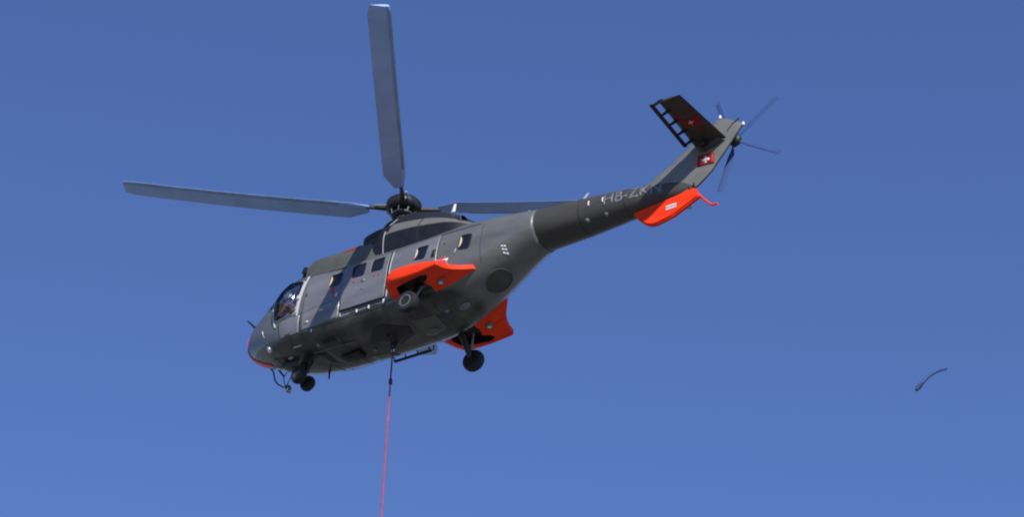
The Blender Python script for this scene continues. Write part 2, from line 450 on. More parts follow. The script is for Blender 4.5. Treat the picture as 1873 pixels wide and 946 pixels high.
# nose stripe, red, wrapping the centre of the nose
bm = bmesh.new(); rows = []
def nose_pt(a, y):
    # a: angle in the xz-plane round the nose centre, from above (+) to below (-)
    best = None; lo, hi = 0, 3.0
    dx, dz = -math.cos(a), math.sin(a)
    cx, cz = 1.5, 1.45
    for _ in range(40):
        mid = (lo+hi)/2; x, z = cx+dx*mid, cz+dz*mid
        ins = False
        if x > 0.061:
            w, zb, zt, zm, nb, nt = sec(x); h, n = (zt-zm, nt) if z > zm else (zm-zb, nb)
            ins = abs(y/w)**n+abs((z-zm)/h)**n < 1
        if ins: lo = mid
        else: hi = mid
    return Vector((cx+dx*(lo+.006), y, cz+dz*(lo+.006)))
for i in range(21):
    a = R(17-i*3.6); hw = [.20,.27,.31,.33,.34,.34,.33,.32,.30,.28,.26,.24,.22,.20,.18,.16,.14,.12,.10,.08,.05][i]
    rows.append([bm.verts.new(nose_pt(a, hw*q/3)) for q in range(-3, 4)])
for i in range(20):
    for k in range(6): bm.faces.new((rows[i][k], rows[i][k+1], rows[i+1][k+1], rows[i+1][k]))
tag(solid(link('nose_stripe', bm, M['red'], G), .01, 1), 'red stripe down the tip of the nose')

# tail boom
bm = bmesh.new()
bx = [9.6+.15*i for i in range(30)]+[14.0,14.06,14.12]
def bring(x, e=0):
    w, zb, zt = bsec(x); return sering(x, w+e, zb-e, zt+e, (zb+zt)/2, 2.1, 2.1, 48)
loft(bm, [bring(x) for x in bx])
link('tail_boom', bm, M['boom'], G)
for x in (10.9, 12.2):
    w, zb, zt = bsec(x); bm = bmesh.new(); loft(bm, [sering(x+d, w+.004, zb-.004, zt+.004, (zb+zt)/2, 2.1, 2.1, 48) for d in (-.008, .008)], False, False)
    link('boom_seam', bm, M['seal'], G)
# antennas and lamps on the boom
def blade_ant(name, x, y, z, h, c, m, lean=.3, th=.03, axis=(0,0,1)):
    bm = bmesh.new(); A = Vector(axis).normalized()
    r0 = [Vector((x-c/2, y, z)), Vector((x, y-th/2, z)), Vector((x+c/2, y, z)), Vector((x, y+th/2, z))]
    r1 = [Vector((x+(p.x-x)*.6+lean*h, y+(p.y-y)*.6, z)) + A*h for p in r0]
    loft(bm, [r0, r1]); return link(name, bm, M[m], G, smooth=False)
blade_ant('blade_antenna', 9.05, -.12, 2.80, .16, .10, 'lightgrey')
blade_ant('blade_antenna', 10.75, -.12, 2.66, .22, .14, 'lightgrey', .8)
for x, z in ((11.22, 2.20), (11.62, 2.20)):
    bm = bmesh.new(); y = -surf_y(x, z); tube(bm, [(x, y-.01, z-.07), (x, y-.03, z), (x, y-.005, z+.07)], .018, 8); link('boom_fitting', bm, M['white'], G)
for x, yy in ((11.1, -.15), (11.65, -.12)):
    w, zb, zt = bsec(x); bm = bmesh.new(); revolve(bm, (x, yy-.15, zb+.13), (0, -.7, -.8), [(-.03, .07), (.02, .07), (.05, .04), (.06, .001)], 16)
    link('belly_lamp', bm, M['marking'], G)

# registration lettering laid on the boom's curve
def text_mesh(txt, size, cu_res=4):
    cu = bpy.data.curves.new('lettering', 'FONT'); cu.body = txt; cu.size = size; cu.resolution_u = cu_res; cu.offset = .006
    ob = bpy.data.objects.new('lettering', cu); C.objects.link(ob)
    dg = bpy.context.evaluated_depsgraph_get(); me = bpy.data.meshes.new_from_object(ob.evaluated_get(dg))
    C.objects.unlink(ob); bpy.data.objects.remove(ob); return me
cx = 11.60
for sg in (-1,):
    me = text_mesh('HB-ZKN', .50); bm = bmesh.new(); bm.from_mesh(me)
    xmax = max(v.co.x for v in bm.verts); sc = 1.62/xmax
    bmesh.ops.triangulate(bm, faces=bm.faces); bmesh.ops.subdivide_edges(bm, edges=[e for e in bm.edges if e.calc_length() > .08], cuts=2)
    for v in bm.verts:
        x = cx+v.co.x*sc; z = 2.03+v.co.y*.98
        v.co = Vector((x, sg*(surf_y(x, z)+.005), z))
    tag(solid(link('registration_lettering', bm, M['marking'], G, smooth=False), .004), 'pale lettering HB-ZKN on the tail boom')

# ------------------------------------------------------------------ fin (pylon)
LE = [(12.55,2.50),(12.95,2.72),(13.37,3.00),(13.83,3.33),(14.3,3.67),(14.62,3.93)]
TE = [(13.95,1.92),(14.18,2.06),(14.51,2.34),(14.96,2.95),(15.2,3.29),(15.38,3.52)]
def fin_ring(i, k=0.0):
    a = Vector((LE[i][0], 0, LE[i][1])); b = Vector((TE[i][0], 0, TE[i][1])); t = [.24,.20,.17,.15,.13,.10][i]
    prof = [(0, .0), (.04, .45), (.15, .85), (.35, 1.0), (.6, .8), (.85, .45), (1.0, .12)]
    pts = [a.lerp(b, u)+Vector((0, -t*h, 0)) for u, h in prof]+[a.lerp(b, u)+Vector((0, t*h, 0)) for u, h in prof[::-1][:-1]]
    return pts
bm = bmesh.new(); rings = [fin_ring(i) for i in range(6)]
top = [p.copy() for p in rings[-1]]; cc = sum(top, Vector())/len(top)
rings.append([cc+(p-cc)*.85+Vector((.03, 0, .05)) for p in top])
loft(bm, rings); fin = link('tail_fin', bm, M['fin'], G)
bm = bmesh.new(); tube(bm, [(TE[i][0]+.012, 0, TE[i][1]) for i in range(6)], .022, 6); link('trailing_edge', bm, M['seal'], fin)
def fin_y(x, z):
    # outer port face of the fin at (x,z)
    best = .16; bd = 9
    for i in range(5):
        for s in range(8):
            f = s/8; a = Vector((LE[i][0], LE[i][1])).lerp(Vector((LE[i+1][0], LE[i+1][1])), f); b = Vector((TE[i][0], TE[i][1])).lerp(Vector((TE[i+1][0], TE[i+1][1])), f)
            t = [.24,.20,.17,.15,.13,.10][i]*(1-f)+[.24,.20,.17,.15,.13,.10][i+1]*f
            d = b-a; u = max(0, min(1, (Vector((x, z))-a).dot(d)/d.length_squared)); q = a+d*u; dd = (q-Vector((x, z))).length
            if dd < bd:
                bd = dd; pr = [(0,0),(.04,.45),(.15,.85),(.35,1),(.6,.8),(.85,.45),(1,.12)]
                for j in range(6):
                    if pr[j][0] <= u <= pr[j+1][0]: best = t*(pr[j][1]+(pr[j+1][1]-pr[j][1])*(u-pr[j][0])/(pr[j+1][0]-pr[j][0]))
    return best
# Swiss flag
def fin_patch(name, poly, m, off, parent=fin):
    b = bmesh.new(); bmesh.ops.create_grid(b, x_segments=1, y_segments=1, size=1)
    b.clear(); vs = [b.verts.new((x, 0, z)) for x, z in poly]; b.faces.new(vs)
    bmesh.ops.triangulate(b, faces=b.faces); bmesh.ops.subdivide_edges(b, edges=b.edges, cuts=3, use_grid_fill=True)
    for v in b.verts: v.co.y = -(fin_y(v.co.x, v.co.z)+off)
    return solid(link(name, b, M[m], parent), .004)
fc = (14.40, 2.70)
fin_patch('flag_field', [(fc[0]-.22, fc[1]-.17), (fc[0]+.22, fc[1]-.14), (fc[0]+.24, fc[1]+.17), (fc[0]-.20, fc[1]+.17)], 'dark_red', .008)
fin_patch('flag_cross', [(fc[0]-.035, fc[1]-.11), (fc[0]+.035, fc[1]-.11), (fc[0]+.035, fc[1]+.11), (fc[0]-.035, fc[1]+.11)], 'lightgrey', .016)
fin_patch('flag_cross', [(fc[0]-.11, fc[1]-.035), (fc[0]+.11, fc[1]-.035), (fc[0]+.11, fc[1]+.035), (fc[0]-.11, fc[1]+.035)], 'lightgrey', .019)
# lights and little probes at the top of the fin
for x, z in ((14.72, 4.02), (15.40, 3.56)):
    bm = bmesh.new(); revolve(bm, (x, 0, z-.05), (0, 0, 1), [(0, .035), (.07, .035), (.10, .02), (.11, .001)], 12); link('navigation_light', bm, M['white'], G)
bm = bmesh.new(); tube(bm, [(14.98, -.07, 3.42), (15.12, -.06, 3.60), (15.30, -.05, 3.74)], .022, 6); link('fin_stiffener', bm, M['seal'], fin)
for x, z in ((13.98, 1.93), (14.10, 1.99)):
    bm = bmesh.new(); tube(bm, [(x, -.05, z), (x-.02, -.10, z+.10)], .03, 6); link('tie_down_ring', bm, M['black'], G)

# ventral fin and tail bumper
def plate(name, poly, y0, y1, m, parent, bev=.02, taper=None):
    b = bmesh.new(); n = len(poly)
    loft(b, [[Vector((x, y, z)) for x, z in poly] for y in (y0, y1)])
    bmesh.ops.recalc_face_normals(b, faces=b.faces)
    bmesh.ops.bevel(b, geom=[e for e in b.edges if abs(e.verts[0].co.y-e.verts[1].co.y) < 1e-6], offset=bev, segments=2, affect='EDGES')
    return link(name, b, m, parent, angle=50)
vf = plate('ventral_fin', [(12.28,1.80),(12.45,1.55),(12.72,1.28),(12.90,1.21),(13.05,1.21),(13.50,1.30),(14.22,1.66),(14.10,1.98),(13.95,2.0),(13.2,1.95)], -.075, .075, M['orange'], G, .035)
bm = bmesh.new(); tube(bm, [(13.95,0,1.92),(14.15,0,1.78),(14.45,0,1.42),(14.56,0,1.30),(14.62,0,1.28),(14.74,0,1.27)], [.035,.035,.03,.03,.03,.035], 8); link('tail_bumper', bm, M['orange'], G)
for i in range(3):
    bm = bmesh.new(); box(bm, (13.44, -.080, 1.545+i*.045), (.30, .008, .036), Euler((0, -.03, 0))); link('placard', bm, M['white'] if i != 1 else M['lightgrey'], vf, smooth=False)

# ------------------------------------------------------------------ stabiliser, on the port side
SC = {'r': (14.10, 14.98, -.10), 't': (14.20, 14.80, -2.08)}
def aero(x0, x1, y, z, t, dih=0):
    pr = [(0, 0), (.05, .6), (.2, .95), (.4, 1), (.7, .6), (1, .08)]
    up = [Vector((x0+(x1-x0)*u, y, z+t*h)) for u, h in pr]; dn = [Vector((x0+(x1-x0)*u, y, z-t*h*.8)) for u, h in pr[::-1][:-1]]
    return up+dn[0:]
bm = bmesh.new()
def st_y(f): return SC['r'][2]+(SC['t'][2]-SC['r'][2])*f
Z_ST = lambda f: 3.20+.02*f
loft(bm, [aero(SC['r'][0]+.1*f, SC['r'][1]-.18*f, st_y(f), Z_ST(f), .065-.02*f) for f in (0, .25, .5, .75, .96)]+[aero(SC['r'][0]+.13, SC['r'][1]-.19, st_y(1), Z_ST(1), .03)])
stab = link('stabiliser', bm, M['stab'], G)
bm = bmesh.new(); loft(bm, [aero(13.93+.06*f, 14.05+.06*f, -.40+(-2.06+.28)*f, 3.06+.05*f, .022) for f in (0, .5, 1)]); link('leading_edge_slat', bm, M['cowl_dark'], stab)
for k in range(5):
    f = .03+.235*k; y = -.40+(-2.06+.28)*f
    bm = bmesh.new(); x0 = 14.0+.06*f; x1 = 14.20+.08*f
    pts = [(x0, 3.05), (x0, 3.09), (x1-.04, 3.19), (x1+.06, 3.19), (x1+.06, 3.10), (x1-.03, 3.10)]
    loft(bm, [[Vector((x, y+d, z+.03*f)) for x, z in pts] for d in (-.022, .022)]); link('slat_bracket', bm, M['cowl_dark'], stab, smooth=False)
bm = bmesh.new(); box(bm, (14.55, -.16, 3.12), (.62, .16, .22), Euler((0, -.3, 0)), .05); link('stabiliser_mount', bm, M['boom'], stab)
bm = bmesh.new(); box(bm, (14.45, -.30, 3.02), (.16, .30, .08), Euler((.35, -.3, 0)), .02); link('stabiliser_strut', bm, M['black'], stab)
# marking under it: red square with slanting bars and a pale cross
def under(name, poly, m, off):
    b = bmesh.new(); vs = []
    for x, y in poly:
        f = (y-SC['r'][2])/(SC['t'][2]-SC['r'][2]); t = .065-.02*f; x0 = SC['r'][0]+.1*f; x1 = SC['r'][1]-.18*f; u = (x-x0)/(x1-x0)
        pr = [(0, 0), (.05, .6), (.2, .95), (.4, 1), (.7, .6), (1, .08)]; h = .5
        for j in range(5):
            if pr[j][0] <= u <= pr[j+1][0]: h = pr[j][1]+(pr[j+1][1]-pr[j][1])*(u-pr[j][0])/(pr[j+1][0]-pr[j][0])
        vs.append(b.verts.new((x, y, Z_ST(f)-t*h*.8-off)))
    b.faces.new(vs); return solid(link(name, b, M[m], stab, smooth=False), .004)
for x0 in (14.38, 14.48, 14.58, 14.68):
    under('marking_field', [(x0, -1.22), (x0+.095, -1.22), (x0+.095, -.95), (x0, -.95)], 'dark_red', .010)
under('marking_bar', [(14.28, -1.52), (14.34, -1.52), (14.40, -1.22), (14.32, -1.22)], 'dark_red', .009)
under('marking_bar', [(14.55, -.95), (14.63, -.95), (14.67, -.72), (14.61, -.72)], 'dark_red', .009)
under('marking_cross', [(14.515, -1.15), (14.555, -1.15), (14.555, -1.01), (14.515, -1.01)], 'lightgrey', .020)
under('marking_cross', [(14.465, -1.10), (14.605, -1.10), (14.605, -1.06), (14.465, -1.06)], 'lightgrey', .024)

# ------------------------------------------------------------------ engine deck, cowling, intakes, rotor head
bm = bmesh.new()
DK = [(2.28,.60,2.7,2.92,3),(2.36,.80,2.5,3.18,4),(2.6,.86,2.4,3.27,4.5),(3.4,.88,2.35,3.25,4.5),(4.2,.88,2.35,3.22,4.5),(4.75,.86,2.35,3.20,4.5)]
loft(bm, [sering(x, w, zb, zt, zb+.1, n, n, 56) for x, w, zb, zt, n in DK]); deck = link('forward_deck_fairing', bm, M['deck'], G)
bm = bmesh.new(); box(bm, (2.26, -.66, 2.90), (.16, .28, .22), Euler((0, .3, 0)), .04); link('air_scoop', bm, M['cowl_dark'], G)
bm = bmesh.new(); box(bm, (2.20, -.62, 2.76), (.10, .20, .12), None, .03); link('air_scoop', bm, M['black'], G)
for k in range(4):
    x = 3.66+k*.13; bm = bmesh.new(); vs = []
    def dk(z): return -.88*(1-min(1, (z-2.45)/.79)**4.5)**(1/4.5)-.006
    for q in range(5):
        z = 2.98+.05*q
        vs.append((bm.verts.new((x-.038, dk(z), z)), bm.verts.new((x+.038, dk(z), z))))
    for q in range(4): bm.faces.new((vs[q][0], vs[q][1], vs[q+1][1], vs[q+1][0]))
    solid(link('deck_marking', bm, M['faded_red'], deck, smooth=False), .008)

CW = [  # x, list of (y, z) from bottom to top centre
(4.55,[(-.80,2.45),(-.84,2.75),(-.78,3.15),(-.55,3.42),(-.30,3.52),(0,3.55)]),
(4.85,[(-.86,2.42),(-.92,2.90),(-.82,3.32),(-.58,3.66),(-.35,3.86),(0,3.95)]),
(5.30,[(-.88,2.40),(-.94,2.95),(-.84,3.28),(-.62,3.66),(-.40,4.00),(0,4.14)]),
(5.90,[(-.90,2.40),(-.96,2.90),(-.86,3.18),(-.62,3.56),(-.38,3.86),(0,3.98)]),
(6.50,[(-.90,2.40),(-.95,2.82),(-.85,3.06),(-.62,3.40),(-.35,3.68),(0,3.78)]),
(7.00,[(-.84,2.42),(-.88,2.78),(-.78,2.95),(-.56,3.20),(-.30,3.42),(0,3.50)]),
(7.40,[(-.72,2.45),(-.74,2.72),(-.66,2.84),(-.46,3.00),(-.25,3.13),(0,3.18)]),
(7.75,[(-.50,2.50),(-.50,2.68),(-.45,2.76),(-.32,2.88),(-.18,2.96),(0,2.98)]),
(8.05,[(-.20,2.60),(-.20,2.68),(-.18,2.72),(-.12,2.78),(-.06,2.82),(0,2.83)])]
def cat(pts, k):
    out = []
    for i in range(len(pts)-1):
        p0 = pts[max(i-1, 0)]; p1 = pts[i]; p2 = pts[i+1]; p3 = pts[min(i+2, len(pts)-1)]
        for j in range(k):
            t = j/k; out.append(tuple(.5*((2*p1[a])+(-p0[a]+p2[a])*t+(2*p0[a]-5*p1[a]+4*p2[a]-p3[a])*t*t+(-p0[a]+3*p1[a]-3*p2[a]+p3[a])*t**3) for a in range(len(p1))))
    out.append(tuple(pts[-1])); return out
KP = 4
flat = [tuple([x]+[c for p in ps for c in p]) for x, ps in CW]
dense = cat(flat, 5)
bm = bmesh.new(); rows = []
for row in dense:
    x = row[0]; ps = [(row[1+2*i], row[2+2*i]) for i in range(6)]; ps = cat(ps, KP); ps[-1] = (0, ps[-1][1])
    full = [Vector((x, y, z)) for y, z in ps]+[Vector((x, -y, z)) for y, z in ps[::-1][1:]]
    rows.append([bm.verts.new(p) for p in full])
n = len(rows[0])
for i in range(len(rows)-1):
    for k in range(n-1):
        f = bm.faces.new((rows[i][k], rows[i][k+1], rows[i+1][k+1], rows[i+1][k]))
        kk = min(k, n-2-k)
        f.material_index = 2 if rows[i][0].co.x < 4.68 and kk < KP*4 else 0 if kk < KP*1+1 or (kk < KP*2 and rows[i][0].co.x < 4.95) else (1 if kk < KP*3-2 else 2)  # near-black lower band and top, grey strip between
bm.faces.new(rows[0]).material_index = 0
cowl = link('engine_cowling', bm, [M['cowl_dark'], M['cowl_strip'], M['cowl_top']], G)
for xs_ in (5.02, 6.1):
    bm = bmesh.new()
    rw = min(dense, key=lambda r: abs(r[0]-xs_)); ps = cat([(rw[1+2*i], rw[2+2*i]) for i in range(6)], KP)
    tube(bm, [(rw[0], y*1.004, z+.002) for y, z in ps]+[(rw[0], -y*1.004, z+.002) for y, z in ps[::-1][1:]], .011, 5)
    link('cowling_seam', bm, M['lightgrey'] if xs_ < 5.5 else M['seal'], cowl)
for sg in (-1, 1):
    bm = bmesh.new()
    revolve(bm, (4.22, sg*.52, 3.18), (1, 0, 0), [(.0, .20), (-.02, .24), (.0, .285), (.10, .32), (.40, .36), (.9, .38)], 28)
    it = link('engine_intake', bm, M['black'], G)
    bm = bmesh.new(); revolve(bm, (4.20, sg*.52, 3.18), (-1, 0, 0), [(-.1, .205), (.0, .20), (.05, .15), (.08, .001)], 24); link('intake_screen', bm, M['black'], it)
    bm = bmesh.new(); revolve(bm, (7.15, sg*.50, 2.98), (.92, sg*.28, .10), [(-.3, .12), (.20, .13), (.21, .11), (.05, .105), (.05, .001)], 24); link('exhaust_pipe', bm, M['black'], G)
    bm = bmesh.new(); tube(bm, [(4.98, sg*.80, 3.36), (4.99, sg*.84, 3.28)], .03, 8); link('cowling_fitting', bm, M['white'], cowl)
blade_ant('blade_antenna', 6.75, -.30, 3.62, .25, .14, 'white', .15, .04)
# mast, hub, rotor head
HX, HZ = 4.80, 4.60
bm = bmesh.new(); revolve(bm, (HX, 0, 3.8), (0, 0, 1), [(0, .50), (.12, .44), (.30, .30), (.42, .22), (.85, .18)], 32); link('rotor_mast', bm, M['cowl_top'], G)
rotor = bpy.data.objects.new('main_rotor', None); C.objects.link(rotor); rotor.parent = G; rotor.location = (HX, 0, HZ)
def rl(name, bm, m, parent=None, **k): return link(name, bm, m, parent or rotor, **k)
bm = bmesh.new(); revolve(bm, (0, 0, -.10), (0, 0, 1), [(-.04, .33), (.0, .43), (.06, .49), (.16, .505), (.26, .485), (.34, .41), (.40, .27), (.43, .001)], 48); rl('rotor_hub', bm, M['hub'])
bm = bmesh.new(); revolve(bm, (0, 0, -.30), (0, 0, 1), [(0, .27), (.04, .32), (.08, .32), (.10, .22), (.22, .22)], 32); rl('swashplate', bm, M['boom'])
for k in range(8):
    a = 2*math.pi*k/8+.2; bm = bmesh.new()
    tube(bm, [(.30*math.cos(a), .30*math.sin(a), -.26), (.40*math.cos(a+.12), .40*math.sin(a+.12), .0)], .020, 6); rl('pitch_link', bm, M['steel'])
AZ0 = math.atan2(-.819, .574) - R(3.5)
for k in range(4):
    a = AZ0+k*math.pi/2; ca, sa = math.cos(a), math.sin(a)
    bl = bmesh.new()
    rings = []
    for j in range(26):
        r = .95+(7.80-.95)*j/25; c = .60 if r > 1.5 else .26+.34*max(0, (r-.95))/.55
        if r > 7.5: c = .60-.10*((r-7.5)/.3)**2
        tw = R(9-10*r/7.8); dz = .50*(r/7.8)**1.6
        pr = [(-.25, 0), (-.22, .55), (-.1, .95), (.05, 1), (.3, .62), (.6, .2), (.75, .05)]
        pts = [(u*c, h*.036) for u, h in pr]+[(u*c, -h*.030) for u, h in pr[::-1][:-1]]
        ring = []
        for u, h in pts:
            uu = u*math.cos(tw)+h*math.sin(tw); hh = -u*math.sin(tw)+h*math.cos(tw)
            ring.append(Vector((ca*r+sa*uu, sa*r-ca*uu, hh+dz)))
        rings.append(ring)
    es = bmesh.new(); er = []
    for rg_ in rings[3:]:
        q = [rg_[-1], rg_[0], rg_[1], rg_[2]]; c0 = (rg_[2]+rg_[-2])/2
        er.append([c0+(p-c0)*1.03+Vector((0, 0, 0)) for p in (rg_[-2], rg_[-1], rg_[0], rg_[1], rg_[2])])
    loft(bl, rings); b = rl('rotor_blade', bl, M['blade'])
    V_ = [[es.verts.new(p) for p in r_] for r_ in er]
    for q in range(len(V_)-1):
        for w_ in range(4): es.faces.new((V_[q][w_], V_[q][w_+1], V_[q+1][w_+1], V_[q+1][w_]))
    solid(link('erosion_strip', es, M['strip'], b), .006)
    bm = bmesh.new(); tube(bm, [(ca*.30, sa*.30, 0), (ca*.62, sa*.62, .015), (ca*1.02, sa*1.02, .03)], [.09, .065, .05], 10); rl('blade_sleeve', bm, M['boom'])
    bm = bmesh.new(); tube(bm, [(ca*.40-sa*.16, sa*.40+ca*.16, .0), (ca*.78-sa*.12, sa*.78+ca*.12, .02)], .035, 8); rl('damper', bm, M['steel'])

# tail rotor on the starboard side of the fin
tr = bpy.data.objects.new('tail_rotor', None); C.objects.link(tr); tr.parent = G; tr.location = (14.92, .42, 3.50)
bm = bmesh.new(); revolve(bm, (0, -.30, 0), (0, 1, 0), [(0, .14), (.2, .12), (.25, .17), (.36, .17), (.40, .08), (.41, .001)], 20); link('tail_rotor_hub', bm, M['black'], tr)
for k in range(5):
    a = R(38)+2*math.pi*k/5; ca, sa = math.cos(a), math.sin(a); rings = []
    for j in range(9):
        r = .16+(1.52-.16)*j/8; c = .18 if r > .35 else .10
        pr = [(-.3, 0), (-.2, .8), (0, 1), (.4, .5), (.7, .05)]
        pts = [(u*c, h*.014) for u, h in pr]+[(u*c, -h*.014) for u, h in pr[::-1][:-1]]
        rings.append([Vector((ca*r-sa*u, h+.02+u*.12, sa*r+ca*u)) for u, h in pts])
    bm = bmesh.new(); loft(bm, rings); link('tail_rotor_blade', bm, M['tblade'], tr)

# ------------------------------------------------------------------ sponsons and main gear
SP = [  # |y|, x front, x aft, z bottom front, z bottom aft, z top
(.55,5.50,8.10,.60,1.12,1.46),(.80,5.52,8.00,.60,1.03,1.38),(1.0,5.56,7.85,.60,.94,1.28),(1.2,5.62,7.69,.60,.86,1.22),(1.4,5.70,7.60,.60,.79,1.14),
(1.58,5.80,7.57,.60,.73,1.04),(1.70,5.90,7.58,.60,.70,1.01),(1.775,6.02,7.56,.61,.68,.98),(1.80,6.12,7.54,.64,.70,.93)]
def sp_ring(s, sg):
    y, xf, xa, z0, z1, zt = s; L = xa-xf; pts = []
    te = .13 if y < 1.78 else .05
    botz = lambda x: z0+(z1-z0)*max(0, min(1, (x-6.9)/(xa-6.9)))**1.2
    nb = [.0, .015, .05, .11, .2, .32, .45, .58, .7, .82, .92, 1.0]
    zmid = z0+(zt-z0)*.42
    for u in nb:
        x = xf+L*u; s_ = math.sqrt(max(0, 1-(1-min(1, u/.16))**2))
        pts.append(Vector((x, sg*y, zmid+(botz(x)-zmid)*s_)))
    for u in nb[::-1][:-1]:
        x = xf+L*u; s_ = math.sqrt(max(0, 1-(1-min(1, u/.16))**2))
        ta = max(0, (u-.35)/.65); zz = zt+(z1+te-zt)*ta**1.3
        pts.append(Vector((x, sg*y, zmid+(zz-zmid)*s_)))
    return pts
for sg in (-1, 1):
    bm = bmesh.new(); loft(bm, [sp_ring(s, sg) for s in SP])
    bmesh.ops.recalc_face_normals(bm, faces=bm.faces)
    bm.normal_update()
    kp = lambda c: c.z < .85
    # dark well cut in the underside
    well = [(6.12,sg*1.50),(6.50,sg*1.60),(6.98,sg*1.66),(7.12,sg*1.58),(7.05,sg*1.44),(6.88,sg*1.34),(6.96,sg*1.10),(6.90,sg*.72),(6.15,sg*.72),(6.02,sg*1.20)]
    under_faces = lambda c: c.z < .84
    # only faces looking down
    wb = cut(bm, well, axes=(0, 1), keep=lambda c: c.z < .80 and abs(c.y) < 1.72)
    spo = link('sponson', bm, M['orange'], G, angle=35)
    spo['label'] = 'orange port sponson' if sg < 0 else 'orange starboard sponson'
    # walls and roof of the well
    ext = bmesh.ops.extrude_face_region(wb, geom=list(wb.faces))
    vs = [e for e in ext['geom'] if isinstance(e, bmesh.types.BMVert)]
    for v in vs: v.co.z += .22
    bmesh.ops.delete(wb, geom=[f for f in wb.faces if all(v not in vs for v in f.verts)], context='FACES_ONLY')
    link('wheel_well', wb, M['black'], spo)
    bm = bmesh.new(); revolve(bm, (7.25, sg*1.12, .66), (0, 0, -1), [(-.03, .10), (.02, .10), (.03, .085), (.035, .001)], 18); lmp = link('underside_lamp', bm, M['marking'], spo)
    bm = bmesh.new(); revolve(bm, (7.25, sg*1.12, .63), (0, 0, -1), [(-.01, .06), (.015, .05), (.02, .001)], 14); link('lamp_lens', bm, M['lamp'], lmp)
    for j in range(3):
        bm = bmesh.new(); box(bm, (7.22, sg*(1.20+.0*j), 1.16-j*.001), (.5-.1*j, .05, .01)); bm.free()
    # white and red marking on the aft upper face
    bm = bmesh.new(); box(bm, (7.36, sg*1.28, 1.085), (.34, .26, .012), Euler((-sg*-.42, .24, 0))); link('sponson_marking', bm, M['white'], spo, smooth=False)
    for q in (3, 6):
        b = bmesh.new(); rp_ = sp_ring(SP[q], sg); tube(b, [p+Vector((0, 0, .001)) for p in rp_ if not (6.1 < p.x < 7.1 and p.z < .7)], .007, 5); link('sponson_seam', b, M['dark_red'], spo)
    # gear
    wx, wy, wz = 6.55, 1.50, .0
    gear = bmesh.new(); tube(gear, [(6.42, sg*1.0, .72), (6.45, sg*1.18, .44), (6.52, sg*1.33, .12), (wx, sg*1.36, wz)], [.13, .10, .08, .06], 12)
    gl = link('main_gear_leg', gear, M['black'], G)
    bm = bmesh.new(); tube(bm, [(6.70, sg*1.18, .66), (6.60, sg*1.30, .20)], .035, 8); link('drag_strut', bm, M['marking'], gl)
    bm = bmesh.new(); tube(bm, [(wx, sg*1.30, wz), (wx, sg*1.58, wz)], .045, 10); link('axle', bm, M['black'], gl)
    bm = bmesh.new()
    revolve(bm, (wx, sg*wy, wz), (0, 1, 0), [(-.11, .17), (-.125, .22), (-.11, .275), (-.06, .30), (0, .305), (.06, .30), (.11, .275), (.125, .22), (.11, .17)], 40)
    wh = link('main_wheel', bm, M['rubber'], G)
    bm = bmesh.new(); revolve(bm, (wx, sg*(wy+.0), wz), (0, sg, 0), [(-.115, .001), (-.115, .17), (.08, .17), (.118, .175), (.122, .15), (.06, .13), (.05, .06), (.10, .055), (.105, .001)], 32); link('wheel_rim', bm, M['marking'] if sg < 0 else M['black'], wh)  # port rim's sunlit look put into a paler colour than starboard

# nose gear
bm = bmesh.new(); tube(bm, [(2.02, 0, .60), (2.06, 0, .25), (2.08, 0, -.12)], [.11, .10, .07], 12); ng = link('nose_gear_leg', bm, M['black'], G)
bm = bmesh.new(); tube(bm, [(2.35, 0, .42), (2.12, 0, .0)], .04, 8); link('drag_strut', bm, M['black'], ng)
bm = bmesh.new(); tube(bm, [(2.08, -.22, -.14), (2.08, .22, -.14)], .04, 8); link('axle', bm, M['black'], ng)
bm = bmesh.new(); box(bm, (2.02, 0, .06), (.20, .16, .16), None, .03); link('torque_link', bm, M['black'], ng)
for sg in (-1, 1):
    bm = bmesh.new(); revolve(bm, (2.08, sg*.20, -.14), (0, 1, 0), [(-.08, .11), (-.09, .15), (-.075, .205), (0, .225), (.075, .205), (.09, .15), (.08, .11)], 32)
    wh = link('nose_wheel', bm, M['rubber'], G)
    bm = bmesh.new(); revolve(bm, (2.08, sg*.20, -.14), (0, sg, 0), [(-.08, .001), (-.08, .11), (.085, .115), (.087, .09), (.05, .06), (.055, .001)], 24); link('wheel_rim', bm, M['boom'], wh)
# nose gear doors
for sg in (-1, 1):
    bm = bmesh.new(); box(bm, (1.75, sg*.24, .36), (.55, .02, .20), Euler((sg*.25, .06, 0)), .006); link('gear_door', bm, M['belly'], G)

# ------------------------------------------------------------------ belly details (placed on the hull surface)
def belly_patch(name, poly, m, off=.006, depth=.012, parent=None):
    b = bmesh.new(); vs = [b.verts.new((x, y, 0)) for x, y in poly]; b.faces.new(vs)
    bmesh.ops.triangulate(b, faces=b.faces); bmesh.ops.subdivide_edges(b, edges=b.edges, cuts=4, use_grid_fill=True)
    for v in b.verts: v.co.z = surf_zb(v.co.x, v.co.y)-off
    return solid(link(name, b, M[m], parent or G), depth)
